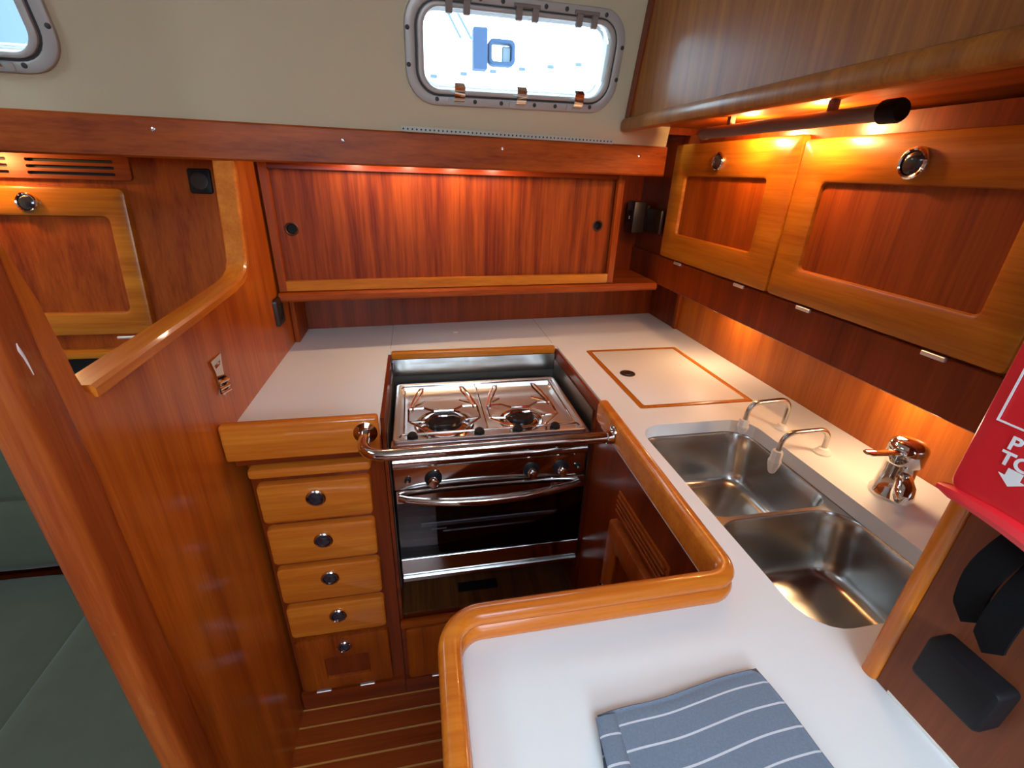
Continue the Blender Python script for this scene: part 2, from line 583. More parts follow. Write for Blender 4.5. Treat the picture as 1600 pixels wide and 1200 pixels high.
struct(MB().box(.66, .94, 1.395, 1.41, 1.5605, 2.0).obj('corner_leak_panel', 'darkZ', smooth=0), 'dark corner panel added above the wall locker to close a sky leak')  # added to block sky light leaking past the end of the headliner
struct(MB().box(.715, .7995, 1.665, 1.675, 1.1, 1.5605).obj('trim_2', 'darkZ', smooth=0), 'dark closing strip in the corner behind the sockets')
mb = MB()
mb.loft([[(x, yhead(x, 1.54) + .013, 1.533), (x, yback(x) + .03, 1.533), (x, yback(x) + .03, 1.559), (x, yhead(x, 1.54) + .013, 1.559)] for x in (-2.2, .711)])
mb.loft([[(x, 1.41, 1.561), (x, yback(x) + .03, 1.561), (x, yback(x) + .03, 1.575), (x, 1.41, 1.575)] for x in (.66, .94)])
struct(mb.obj('skylight_block', 'darkX', smooth=0), 'unseen dark roof added behind the headliner to keep skylight out')  # unseen roof, added to stop skylight falling in behind the headliner
# wooden band under the headliner
mb = MB()
rings = []
for x in (-2.2, -1.2, -0.8, 0.0, 0.712):
    t = 1.526
    y = ytrim(x)
    rings.append([(x, y + .004, 1.450), (x, y, 1.454), (x, y, t - .004), (x, y + .004, t), (x, y + .021, t), (x, y + .021, 1.450)])
mb.loft(rings)
t1 = struct(mb.obj('trim_1', 'mahX'), 'long mahogany band below the cream headliner')
for x, z in ((-0.515, 1.503), (-0.152, 1.501), (0.226, 1.50), (0.624, 1.499)):
    MB().lathe([(.004, 0), (.004, .0012), (.002, .002), (.001, .0006)], (x, ytrim(x), z), (0, -1, 0), 12).obj('screw', 'chrome', t1)

# grey perforated strip at the foot of the headliner
mb = MB()
x0, x1 = -0.022, 0.535
for a, b in ((x0, x1),):
    mb.prism([(a, 1.522), (b, 1.521), (b, 1.532), (a, 1.533)], [], lambda u, v, w: (u, ytrim(u) - .0005 - w, v + .004), 0, 0.004)
vs = mb.obj('vent_strip', 'strip', smooth=0)
tag(vs, 'grey perforated vent strip along the foot of the headliner under the portlight', 'vent strip')
mb = MB()
for k in range(54):
    x = x0 + .006 + k * (x1 - x0 - .012) / 53
    z = 1.5315 - .001 * (x - x0) / (x1 - x0)
    mb.lathe([(.0022, 0), (.0018, .0006)], (x, ytrim(x) - .0045, z), (0, -1, 0), 6)
d = mb.obj('perforations', 'dot', vs); d['kind'] = 'stuff'


# ------------------------------------------------------------------ portlights
def window(name, Wm, label):
    mp = lambda u, v, w: tuple(Wm @ Vector((u, v, w)))
    root = bpy.data.objects.new(name, None); COL.objects.link(root)
    root.location = Wm @ Vector((0, -WH / 2, 0)); root['kind'] = 'structure'; root['label'] = label
    # outer flange
    mb = MB(); ring_frame(mb, 0, 0, WW, WH, .066, WW - .044, WH - .038, .050, -.002, .010, .004, mp, 7)
    mb.obj('flange', 'alu', root)
    # dark gasket
    mb = MB(); ring_frame(mb, 0, 0, WW - .042, WH - .036, .049, WW - .06, WH - .05, .042, -.03, .007, .001, mp, 7)
    mb.obj('gasket', 'rubber', root)
    # opening sash
    mb = MB(); ring_frame(mb, 0, .001, WW - .052, WH - .044, .046, WW - .080, WH - .064, .036, -.03, .014, .004, mp, 7)
    mb.obj('sash', 'alu', root)
    # reveal outside
    mb = MB(); ring_frame(mb, 0, .001, WW - .05, WH - .05, .044, WW - .078, WH - .078, .036, -.055, -.03, .001, mp, 7)
    mb.obj('reveal', 'deck', root)
    mb = MB(); mb.loft([[mp(p[0], p[1] + .001, w) for p in rr(0, 0, WW - .078, WH - .078, .036, 7)] for w in (-.006, -.001)])
    mb.obj('pane', 'glass', root)
    sw = WW / 2
    for u in (-0.145, 0.005, 0.155):              # latches along the foot
        mb = MB()
        rings = []
        for v, w, hw in ((-.100, .012, .011), (-.093, .022, .012), (-.084, .028, .012), (-.064, .028, .012), (-.057, .020, .011), (-.057, .014, .011)):
            rings.append([mp(u - hw, v, w), mp(u + hw, v, w), mp(u + hw, v, w - .004), mp(u - hw, v, w - .004)])
        mb.loft(rings)
        for k in range(4):
            v = -.082 + k * .005
            mb.box(0, 0, 0, 0, 0, 0) if False else None
            mb.loft([[mp(u - .011, v, .0262), mp(u - .011, v + .002, .0262), mp(u - .011, v + .001, .028)],
                     [mp(u + .011, v, .0262), mp(u + .011, v + .002, .0262), mp(u + .011, v + .001, .028)]])
        lt = mb.obj('latch', 'chrome', root)
        MBb = MB(); MBb.loft([[mp(p[0] + u, p[1] - .101, w) for p in rr(0, .006, .05, .014, .003, 2)] for w in (.008, .013)])
        MBb.obj('latch_base', 'alu', lt)
    for u in (-0.15, 0.005, 0.15):                # hinges along the head
        mb = MB()
        for s in (-1, 1):
            rings = [[mp(u + s * .019 + a, v, w) for a, v in ((-.007, vv0), (.007, vv0), (.007, vv1), (-.007, vv1))]
                     for w, vv0, vv1 in ((.012, .064, .090), (.018, .066, .090), (.02, .072, .088))]
            mb.loft(rings)
        mb.tube([mp(u - .03, .092, .013), mp(u + .03, .092, .013)], .004, 8)
        mb.obj('hinge', 'greyplast', root)
    for u, v in ((-.256, .035), (-.256, -.03), (.256, .035), (.256, -.03), (-.195, -.092), (-.105, -.094), (-.04, -.094), (.045, -.094), (.10, -.094), (.195, -.092),
                 (-.19, .093), (-.1, .095), (-.05, .095), (.05, .095), (.1, .095), (.2, .093)):
        q = Wm @ Vector((u, v, .0095)); ax = (Wm.to_3x3() @ Vector((0, 0, 1)))
        MB().lathe([(.0048, 0), (.0046, .0015), (.003, .0025)], q, ax, 10).obj('bolt', 'rubber', root)
    return root


window('window_1', W1, 'rounded portlight with chrome latches in the headliner above the stove')
window('window_2', W2, 'rounded portlight in the headliner above the saloon locker')

# ------------------------------------------------------------------ bulkhead between galley and saloon
TB = 0.036
cut = [(1.232, 1.452), (1.196, 1.262), (1.187, 1.235), (1.165, 1.213), (1.13, 1.200), (1.085, 1.195), (0.90, 1.187), (0.62, 1.178)]
post_in = [(0.600, 1.179), (0.588, 1.192), (0.583, 1.215), (0.581, 1.24), (0.573, 1.306), (0.556, 1.37), (0.548, 1.5), (0.545, 1.96)]
outline = [(0.53, 0.0), (1.62, 0.0), (1.62, 1.12), (1.385, 1.12), (1.385, 1.452)] + cut + post_in + [(0.53, 1.96)]
mb = MB()
mb.prism(outline, [], lambda u, v, w: (xbulk(u) - w, u, v), 0.0, TB)
bulk = struct(mb.obj('wall_left', 'bulk', smooth=0), 'glossy mahogany bulkhead between galley and saloon')
# rounded worn end post
mb = MB()
rings = []
for z in (0.0, 0.4, 0.8, 1.1, 1.25, 1.4, 1.7, 1.96):
    y1 = 0.565 if z < 1.2 else 0.556
    x = xbulk(.53)
    pr = []
    for (px, py) in rr(x - TB / 2, (0.496 + y1) / 2, TB + .006, y1 - 0.496, .015, 5):
        pr.append((px, py, z))
    rings.append(pr)
mb.loft(rings)
mb.obj('end_post', 'post', bulk)
mb = MB()
mb.loft([[(-.3982, y, z), (-.3982, y + w, z), (-.3974, y + w / 2, z)] for y, w, z in ((.522, .0015, 1.276), (.520, .006, 1.268), (.523, .0045, 1.258), (.526, .0015, 1.240))])
mb.obj('scuff_mark', 'print', bulk)
# cap on the cut edge
mb = MB()
path = [(1.2325, 1.450)] + cut[1:-1] + [(0.60, 1.178)]
N = len(path); rings = []
P2 = [Vector(p) for p in path]
fine = []
for i in range(N - 1):
    for k in range(3 if i in (0, 5, 6) else 2):
        fine.append(P2[i].lerp(P2[i + 1], k / (3 if i in (0, 5, 6) else 2)))
fine.append(P2[-1])
for i, p in enumerate(fine):
    a = fine[max(0, i - 1)]; b = fine[min(len(fine) - 1, i + 1)]
    t = (b - a).normalized(); nrm = Vector((t.y, -t.x))      # towards the opening
    if nrm.y < 0 and abs(t.x) > .5: nrm = -nrm
    if abs(t.x) <= .5 and nrm.x > 0: nrm = -nrm
    xg = xbulk(p.x) + .004; xs = xbulk(p.x) - TB - .004
    ring = []
    for x, h in ((xg, 0), (xg, .012), (xg - .004, .017), (xs + .004, .017), (xs, .012), (xs, 0)):
        q = p + nrm * h
        ring.append((x, q.x, q.y))
    rings.append(ring)
mb.loft(rings)
mb.obj('cap_rail', 'fidY', bulk)

# ------------------------------------------------------------------ worktop
sink_hole = rr(0.590, 0.556, 0.270, 0.510, .052, 6)
ice_hole = rr(0.6535, 1.084, 0.305, 0.392, .006, 2)
wt = [(xbulk(.88), .881), (-.0985, .881), (-.0985, 1.322), (.4225, 1.322), (.4225, .925), (.4225, .868), (.397, .868), (.384, .376), (.012, .376), (.012, -.40), (.56, -.40),
      (.56, .22), (.911, .22), (.911, yback(.911) - .001), (xbulk(1.56), yback(-.37) - .001)]
mb = MB().prism(wt, [sink_hole, ice_hole], MPZ, CT - .03, CT)
top = mb.obj('worktop', 'white', smooth=0)
tag(top, 'white laminate worktop running round the stove, sinks and peninsula', 'worktop')
MB().lathe([(.008, 0), (.008, .002), (.006, .003)], (0.115, 1.50, CT), (0, 0, 1), 14).obj('plug_cap', 'pwhite', top)
for x in (-.093, .415):
    MB().box(x - .0008, x + .0008, 1.36, yback(x) - .002, CT + .00005, CT + .0004).obj('joint_line', 'strip', top)

# ice box lid
lid = thing('icebox_lid', (0.6535, 1.084, CT - .028), 'white icebox lid with wooden edging and round pull set in the worktop', 'lid')
mb = MB(); ring_frame(mb, .6535, 1.084, .303, .390, .006, .275, .362, .004, CT - .027, CT + .0012, .0006, MPZ, 2)
mb.obj('edging', 'goldY', lid)
mb = MB(); plate(mb, .6535, 1.084, .274, .361, .004, CT - .026, CT + .0008, .0006, MPZ, 2)
mb.obj('lid_panel', 'white', lid)
mb = MB(); mb.m = 0
mb.lathe([(.021, 0), (.021, .002), (.018, .003), (.016, .0015), (.004, .001)], (.557, 1.09, CT + .0008), (0, 0, 1), 24)
mb.m = 1; mb.lathe([(.009, .001), (.009, .003), (.006, .0035)], (.557, 1.09, CT + .0008), (0, 0, 1), 14)
mb.obj('ring_pull', ['tread', 'chrome'], lid)


# ------------------------------------------------------------------ sinks
sk = thing('double_sink', (.59, .556, .78), 'stainless steel double sink set under the white worktop', 'sink')
b1 = (.594, .676, .262, .266, .045)     # cx cy w h r
b2 = (.594, .416, .264, .238, .055)
mb = MB().prism(rr(.590, .556, .30, .54, .05, 6), [rr(*b1, 7), rr(*b2, 7)], MPZ, CT - .034, CT - .031)
mb.obj('rim_plate', 'steel', sk)
for (cx, cy, w, h, r), zb, ox in ((b1, .795, .012), (b2, .795, .012)):
    rings = []
    for f, z, ins, rad in ((0, CT - .032, 0, r), (0, CT - .036, .002, r), (.3, CT - .07, .006, r), (1, zb + .03, .018, r * .9), (1, zb + .012, .022, r * .85), (1, zb + .004, .030, r * .7), (1, zb, .042, r * .55), (1, zb - .001, .075, r * .3)):
        rings.append([(p[0] + ox * f, p[1], z) for p in rr(cx, cy, w - 2 * ins, h - 2 * ins, max(rad, .01), 7)])
    mb = MB(); mb.loft(rings, False, True)
    bo = mb.obj('bowl', 'steel', sk, smooth=50)
    MB().lathe([(.028, 0), (.028, .002), (.022, .0025), (.018, .001), (.004, .0008)], (cx - .03, cy, zb - .0008), (0, 0, 1), 20).obj('drain', 'chrome', bo)


# ------------------------------------------------------------------ pump spouts and mixer
def spout(x, y, h, reach, drop, tip, label, dy=0.0):
    t = thing('pump_spout', (x, y, CT), label, 'tap', 'small pump spouts beside the sink')
    MB().lathe([(.016, 0), (.016, .004), (.012, .008), (.010, .012), (.006, .014)], (x, y, CT), (0, 0, 1), 20).obj('base_collar', 'pwhite', t)
    pth = fillet([(0, CT + .005), (0, CT + h), (-reach, CT + h - drop), (-reach - .004, CT + h - drop - .05)], .024, 6)
    MB().tube([(x + a, y + dy * (-a / reach), b) for a, b in pth], .0052, 12).obj('pipe', 'steel', t)
    e = pth[-1]
    zz = e[1] + .012
    hh = zz - tip
    MB().lathe([(.009, 0), (.0105, -.004), (.0105, -hh * .35), (.0125, -hh * .45), (.0115, -hh * .62), (.007, -hh * .95), (.005, -hh)],
               (x + e[0], y + dy, zz), (0, 0, 1), 8).obj('nozzle', 'pwhite', t, smooth=20)


spout(.777, .756, .074, .098, .004, .945, 'chrome pump spout with white nozzle on the icebox side of the sink')
spout(.789, .656, .056, .104, .002, .912, 'chrome pump spout with white nozzle near the mixer tap')

tp = thing('mixer_tap', (.806, .524, CT), 'chrome single lever mixer tap on the worktop behind the sinks', 'tap')
T = Vector((.806, .524, CT))
MB().lathe([(.031, 0), (.031, .006), (.027, .012), (.024, .05), (.0235, .066)], T, (0, 0, 1), 28).obj('body', 'polish', tp)
MB().lathe([(.027, .067), (.0285, .070), (.0285, .096), (.026, .103), (.018, .109), (.006, .111)], T, (0, 0, 1), 28).obj('head', 'chrome', tp)
lv = MB()
rings = []
for s, w, th, z in ((0, .010, .006, .090), (.02, .008, .005, .093), (.045, .007, .004, .096), (.075, .009, .004, .101), (.084, .006, .003, .103)):
    c = T + Vector((-.020 - s, -.004 - .1 * s, z))
    rings.append([c + Vector((0, w * math.cos(2 * math.pi * k / 10), th * math.sin(2 * math.pi * k / 10))) for k in range(10)])
lv.loft(rings); lv.obj('lever', 'chrome', tp)
sm = MB()
sm.tube([T + Vector(p) for p in ((-.004, -.008, .046), (-.012, -.022, .044), (-.022, -.034, .038), (-.027, -.039, .028), (-.028, -.040, .016))],
        [.012, .013, .0155, .0165, .0145], 16)
sm.obj('spout', 'chrome', tp)

# ------------------------------------------------------------------ fiddle rails
left_f = thing('fiddle_rail', (-.25, .91, .872), 'golden mahogany fiddle board on the worktop edge above the drawers', 'rail')
MB().box(xbulk(.87) + .001, -.096, .857, .880, .904, .986, .006, 3).obj('board', 'fidX', left_f)

prof = [(-.0125, -.048), (-.0125, -.010), (-.0105, -.004), (-.005, .0), (.004, .0), (.0095, -.003), (.0125, -.009), (.0115, -.015), (.0075, -.0185),
        (.0075, -.0205), (.0120, -.0240), (.0140, -.030), (.0130, -.037), (.0115, -.0395), (-.002, -.0395), (-.002, -.048)]
pl = fillet([(.3965, .868), (.3825, .3745), (.0125, .3745), (.0105, -.40)], [.030, .040], 10)
path = [(x, y, .988) for x, y in pl]
rail = thing('fiddle_rail', (.2, .389, .92), 'beaded mahogany fiddle rail curving round the peninsula and sinks', 'rail')
# lower edge stays at worktop level, upper follows the path
rings = []
mb = MB(); mb.sweep([(-a, b) for a, b in prof][::-1], path)
mb.obj('moulding', 'fidX', rail, smooth=45)

# ------------------------------------------------------------------ crash bar
cb = thing('crash_bar', (.16, .80, .93), 'polished steel crash bar across the front of the stove', 'bar')
pth = fillet([(-.122, .855), (-.122, .766), (.380, .766)], [.045], 8)
MB().tube([(a, b, .953 + .004 * (a + .122)) for a, b in pth], .0115, 18).obj('tube', 'polish', cb)
MB().lathe([(.024, 0), (.024, .003), (.017, .006), (.013, .008)], (-.122, .8568, .953), (0, -1, 0), 22).obj('flange', 'chrome', cb)
mb = MB(); plate(mb, .766, .960, .030, .040, .014, .3805, .3765, .002, MPX, 4)
mb.lathe([(.0145, 0), (.0145, .012), (.0125, .014)], (.3775, .766, .955), (-1, 0, 0), 18)
mb.obj('flange', 'chrome', cb)

# ------------------------------------------------------------------ drawer cabinet
dc = thing('drawer_cabinet', (-.25, 1.1, 0), 'mahogany drawer cabinet with four drawers and a small door beside the stove', 'cabinet')
MB().box(-.386, -.0995, .93, 1.45, 0.0, CT - .031).obj('carcass', 'darkZ', dc)
bb = MB(); plate(bb, -.2475, .854, .248, .024, .008, .93, .880, .007, MPY, 4)
bb.obj('bread_board', 'fidX', dc)
kx = (-.254, -.254, -.254, -.251, -.250)
rows = [(.803, .695), (.679, .568), (.552, .437), (.419, .308)]
kz = (.760, .635, .512, .377)
for i, (a, b) in enumerate(rows):
    mb = MB(); plate(mb, -.254, (a + b) / 2, .243, a - b, .012, .93, .913, .006, MPY, 4)
    dr = mb.obj('drawer', 'fidX', dc)
    knob_mesh(MB(), (kx[i], .9135, kz[i]), (0, -1, 0), .0225).obj('knob', ['chrome', 'button'], dr)
mb = MB(); ring_frame(mb, -.254, .185, .243, .208, .010, .115, .082, .006, .93, .914, .005, MPY, 4, icx=-.250, icy=.168, ibev=.006)
dd = mb.obj('door', 'mahZ', dc)
MB().box(-.31, -.19, .923, .929, .12, .215).obj('door_panel', 'darkZ', dd)
knob_mesh(MB(), (-.250, .9145, .254), (0, -1, 0), .0205).obj('knob', ['chrome', 'button'], dd)
for x in (-.325, -.205):
    MB().box(x - .02, x + .02, .911, .9185, .0755, .0795, .001, 1).obj('hinge', 'hinge', dd)
MB().box(-.389, -.0995, .918, .9295, 0.0, .066, 0).obj('kick_board', 'darkX', dc)
MB().box(-.386, -.0995, .8815, .9295, .880, CT - .031, 0).obj('counter_rail', 'darkX', dc)

# locker under the stove
ul = thing('under_stove_locker', (.16, .93, 0), 'low mahogany locker with a hinged door under the stove niche', 'cabinet')
MB().box(-.098, .4095, .931, .95, .0, .296).obj('face_panel', 'darkX', ul)
MB().box(-.098, .4085, .918, .9305, .0, .062).obj('kick_board', 'darkX', ul)
MB().box(-.0975, .4085, .912, .931, .285, .306, .004, 2).obj('sill', 'mahX', ul)
mb = MB(); ring_frame(mb, .158, .172, .488, .208, .010, .30, .085, .006, .93, .914, .005, MPY, 4, icx=.16, icy=.165, ibev=.006)
dd = mb.obj('door', 'mahZ', ul)
MB().box(-.01, .33, .923, .929, .10, .225).obj('door_panel', 'darkZ', dd)
for x in (0.0, .30):
    MB().box(x - .02, x + .02, .911, .9185, .0635, .0675, .001, 1).obj('hinge', 'hinge', dd)

# ------------------------------------------------------------------ stove niche
ni = thing('stove_niche', (.16, 1.12, .303), 'brown lined niche with steel heat shields holding the stove', 'niche')
MB().box(-.098, -.090, .931, 1.321, .303, CT - .004).obj('side_lining', 'darkY', ni)
MB().box(.412, .4195, .931, 1.321, .303, CT - .004).obj('side_lining', 'darkY', ni)
MB().box(.408, .4115, .95, 1.30, .40, CT - .03, 0).obj('heat_shield', 'dullsteel', ni)
MB().box(-.0895, -.0875, .95, 1.30, .40, CT - .05, 0).obj('heat_shield', 'dullsteel', ni)
MB().box(-.09, .412, .951, 1.321, .296, .3029).obj('niche_floor', 'walnut', ni)
MB().box(-.09, .4115, 1.312, 1.321, .303, .90).obj('back_panel', 'dullsteel', ni)
MB().box(-.088, .4095, 1.304, 1.3215, .880, .934, .001, 1).obj('back_plate', 'steel', ni)
MB().box(-.089, .409, 1.300, 1.3215, .9345, .957, .005, 2).obj('wood_cap', 'goldX', ni)
MB().box(.07, .19, .995, 1.03, .303, .3045, .0003, 1).obj('label_plate', 'black', ni)

# ------------------------------------------------------------------ stove
st = thing('gimballed_stove', (.158, 1.09, .44), 'stainless two burner gimballed stove with black oven glass', 'stove')
X0, X1 = -.083, .400
MB().box(X0 + .008, X1 - .008, .962, 1.235, .442, .842, .004, 1).obj('body', 'enamel', st)
# hob tray
cxs, cys, wS, hS = .158, 1.093, .470, .318
rings = []
for ins, z, r in ((0, .842, .012), (0, .876, .012), (.002, .878, .012), (.006, .878, .010), (.009, .876, .010), (.014, .858, .012), (.024, .853, .014)):
    rings.append([(p[0], p[1], z) for p in rr(cxs, cys, wS - 2 * ins, hS - 2 * ins, r, 5)])
mb = MB(); mb.loft(rings, True, True)
mb.obj('hob_tray', 'hob', st)
# bull nose between tray and controls
mb = MB()
pr = [(.9335, .868), (.930, .858), (.928, .846), (.930, .834), (.934, .826), (.930, .820), (.929, .812), (.932, .806), (.938, .803), (.955, .803), (.955, .868)]
mb.loft([[(x, a, b) for a, b in pr] for x in (X0 + .002, X1 - .002)])
mb.obj('front_rail', 'polish', st)
# control panel
mb = MB(); plate(mb, .158, .769, X1 - X0, .066, .004, .96, .940, .003, MPY, 3)
cp = mb.obj('control_panel', 'polish', st)
for x in (.011, .256, .334):
    mb = MB(); mb.m = 0
    mb.lathe([(.021, 0), (.021, .003), (.018, .005)], (x, .940, .764), (0, -1, 0), 22)
    mb.m = 1
    mb.lathe([(.012, .004), (.0125, .010), (.0115, .024), (.010, .026)], (x, .940, .764), (0, -1, 0), 18)
    mb.lathe([(.0035, .0265), (.004, .02), (.0035, .0268)], (x, .9405, .766), (0, -1, 0), 8)
    mb.obj('control_knob', ['black', 'chrome'], cp)
for x in (-.05, .379):
    mb = MB(); mb.m = 0; mb.lathe([(.008, 0), (.008, .003), (.006, .004)], (x, .940, .764), (0, -1, 0), 14)
    mb.m = 1; mb.lathe([(.0045, .003), (.004, .010), (.003, .011)], (x, .940, .764), (0, -1, 0), 10)
    mb.obj('igniter_button', ['black', 'chrome'], cp)
# oven door
dx0, dx1 = X0 + .002, X1 + .004
mb = MB()
mb.box(dx0, dx1, .940, .958, .694, .733, .002, 1)
od = mb.obj('oven_door', 'polish', st)
MB().box(dx0, dx1, .943, .947, .5125, .6945).obj('oven_glass', 'ovenglass', od)
MB().box(dx0, dx1, .960, .9615, .50, .70).obj('oven_back', 'enamel', od)
for za, zb, xa, xb in ((.607, .619, -.025, .338), (.586, .589, .03, .30), (.596, .598, .0, .04)):
    MB().box(xa, xb, .9475, .952, za, zb, .001, 1).obj('thin_bar', 'hinge', od)  # thin pale metal bars just behind the oven glass
MB().box(dx0, dx1, .940, .958, .4565, .512, .001, 1).obj('lower_strip', 'polish', od)
MB().box(dx0, dx1 - .002, .932, .958, .440, .4555, .002, 1).obj('drip_lip', 'steel', od)
pth = []
for k in range(25):
    f = k / 24
    b = math.sin(math.pi * f)
    pth.append((-.072 + .458 * f,   .936 - .030 * b ** .6, .716 - .007 * b))
MB().tube(pth, [.0085 + .0035 * math.sin(math.pi * k / 24) for k in range(25)], 14).obj('handle', 'polish', od)
# burners
for x, y, r in ((.047, 1.045, .044), (.247, 1.040, .034)):
    mb = MB(); mb.m = 0
    mb.lathe([(r * 1.75, 0), (r * 1.65, .004), (r * 1.4, .0025), (r * 1.2, .006), (r * 1.05, .006)], (x, y, .8532), (0, 0, 1), 32)
    mb.m = 1
    mb.lathe([(r * 1.0, .004), (r, .013), (r * .9, .017), (r * .55, .018), (r * .5, .0155), (r * .1, .015)], (x, y, .8532), (0, 0, 1), 28)
    mb.obj('burner', ['polish', 'enamel'], st)
# wire pan supports
mb = MB()
wz = .884
def wire(pts, closed=False, r=.0028):
    mb.tube(pts, r, 6, closed)
for cx, cy in ((.047, 1.045), (.247, 1.040)):
    for sx in (-1, 1):
        wire([(cx + sx * .046, cy + .082, wz - .006), (cx + sx * .088, cy + .034, wz), (cx + sx * .088, cy - .032, wz), (cx + sx * .046, cy - .078, wz), (cx + sx * .046, cy - .084, .858)])
        # raised pot-holding loop at the back corner
        wire([(cx + sx * .088, cy + .030, wz), (cx + sx * .072, cy + .078, wz + .013), (cx + sx * .058, cy + .104, wz + .022), (cx + sx * .050, cy + .106, wz + .023),
              (cx + sx * .052, cy + .092, wz + .018), (cx + sx * .074, cy + .048, wz + .004), (cx + sx * .080, cy + .018, wz)])
    for sy in (-1, 1):
        wire([(cx - .088, cy + sy * .033, wz), (cx - .050, cy + sy * .036, wz), (cx - .024, cy + sy * .014, wz + .001), (cx + .024, cy + sy * .014, wz + .001), (cx + .050, cy + sy * .036, wz), (cx + .088, cy + sy * .033, wz)])
for yy in (.956, 1.222):
    wire([(-.062, yy, .876), (-.055, yy, wz - .002), (.371, yy, wz - .002), (.378, yy, .876)], r=.0026)
for xx in (-.052, .147, .368):
    wire([(xx, .956, wz - .004), (xx, 1.222, wz - .004)], r=.0024)
mb.obj('pan_support', 'chrome', st)
for x in (-.032, .125, .219, .313):
    MB().lathe([(.011, 0), (.0125, .004), (.0125, .014), (.010, .019), (.004, .0205)], (x, .953, .868), (0, -.25, 1), 16).obj('clamp_knob', 'black', st)

# ------------------------------------------------------------------ sink base cabinet (galley side) and peninsula base
sc = thing('sink_cabinet', (.43, .66, 0), 'mahogany base cabinet with louvre and door below the sinks', 'cabinet')
MB().box(.4105, .425, .380, .9245, 0, CT - .031).obj('face_panel', 'darkZ', sc)
mb = MB(); plate(mb, .645, .792, .225, .060, .004, .4105, .4075, .002, MPX, 3)
lo = mb.obj('louvre_board', 'mahY', sc)
for k in range(4):
    MB().box(.401, .4075, .540, .750, .772 + k * .0125, .780 + k * .0125, .002, 1).obj('louvre_slat', 'mahY', lo)
mb = MB(); ring_frame(mb, .58, .425, .35, .65, .010, .24, .53, .006, .4105, .393, .006, MPX, 4)
dd = mb.obj('door', 'mahZ', sc)
MB().box(.403, .410, .45, .71, .15, .70).obj('door_panel', 'darkZ', dd)
knob_mesh(MB(), (.3935, .728, .55), (-1, 0, 0), .02).obj('knob', ['chrome', 'button'], dd)

pc = thing('peninsula_cabinet', (.23, 0, 0), 'mahogany peninsula base under the white worktop', 'cabinet')
MB().box(.024, .405, -.38, .364, 0, CT - .031).obj('carcass', 'mahZ', pc)

# ------------------------------------------------------------------ sliding door cabinet on the hull
def smap(u, v, w):
    return (u, yslide(u) + w, v)


sd = thing('sliding_door_cabinet', (.13, 1.40, 1.10), 'mahogany cabinet with two sliding doors above the worktop', 'cabinet')


def sbox(mb, u0, u1, w0, w1, z0, z1):
    i = [mb.pt(smap(u, z, w)) for z in (z0, z1) for u, w in ((u0, w0), (u1, w0), (u1, w1), (u0, w1))]
    for q in ((3, 2, 1, 0), (4, 5, 6, 7), (0, 1, 5, 4), (1, 2, 6, 5), (2, 3, 7, 6), (3, 0, 4, 7)):
        mb.face([i[k] for k in q])
    return mb


UL, UR = -.376, .628
mb = MB()
for z, a in ((1.098, 0),):
    pr = [(.004, 1.098), (-.010, 1.100), (-.016, 1.106), (-.016, 1.118), (-.011, 1.124), (.03, 1.126), (.20, 1.126), (.20, 1.098)]
    rings = [[smap(u, v, w) for w, v in pr] for u in (-.378, .1, .5, .788)]
    mb.loft(rings)
mb.obj('bottom_ledge', 'mahX', sd)
sbox(MB(), UL, UR, 0, .016, 1.127, 1.154).obj('bottom_rail', 'goldX', sd, smooth=0)
sbox(MB(), UL, UL + .019, -.002, .016, 1.127, 1.452).obj('stile', 'mahZ', sd, smooth=0)
sbox(MB(), UR - .019, UR, -.002, .016, 1.127, 1.452).obj('stile', 'mahZ', sd, smooth=0)
sbox(MB(), UL + .02, UR - .02, 0.0, .016, 1.437, 1.452).obj('top_rail', 'darkX', sd, smooth=0)
sbox(MB(), UR - .016, UR, .0165, .21, 1.127, 1.452).obj('end_panel', 'darkZ', sd, smooth=0)
sbox(MB(), UL + .02, UR - .02, .19, .20, 1.127, 1.452).obj('back_board', 'drk', sd, smooth=0)
for u0, u1, w0, hx, hz in ((UL + .018, .146, .018, -.325, 1.290), (.136, UR - .018, .026, .565, 1.302)):
    u = UL
    hole = [(hx + .014 * math.cos(2 * math.pi * k / 16), hz + .014 * math.sin(2 * math.pi * k / 16)) for k in range(16)]
    mb = MB(); mb.prism([(u0, 1.150), (u1, 1.150), (u1, 1.440), (u0, 1.440)], [hole], lambda a, b, w: smap(a, b, w0 + w), 0, .007)
    do = mb.obj('sliding_door', 'slide', sd, smooth=0)
    mb = MB(); mb.lathe([(.0175, 0), (.0175, .0015), (.0155, .003), (.0132, .0015), (.0128, -.02)], smap(hx, hz, w0 - .0002), (.07, -1, 0), 24, False, False)
    mb.m = 1; mb.lathe([(.0128, -.02), (.002, -.0201)], smap(hx, hz, w0), (.07, -1, 0), 16)
    mb.obj('finger_pull', ['brown', 'drk'], do)
MB().box(-.381, -.367, 1.445, yback(-.37) - .003, CT + .0005, 1.0975, .002, 1).obj('side_bracket', 'mahZ', sd)

# LED strip behind the wooden band
ll = thing('strip_lamp', (.17, 1.37, 1.45), 'slim warm strip lamp hidden behind the wooden band above the sliding doors', 'lamp')
sbox(MB(), -.18, .28, -.086, -.060, 1.486, 1.498).obj('housing', 'greyplast', ll, smooth=0)
sbox(MB(), -.17, .27, -.083, -.063, 1.484, 1.4859).obj('diffuser', 'bulb', ll, smooth=0)
for u in (-.14, .0, .12, .24):
    point_light('strip_lamp_light', smap(u, 1.463, -.074), 0.58, (1.0, 0.78, 0.56), .016)

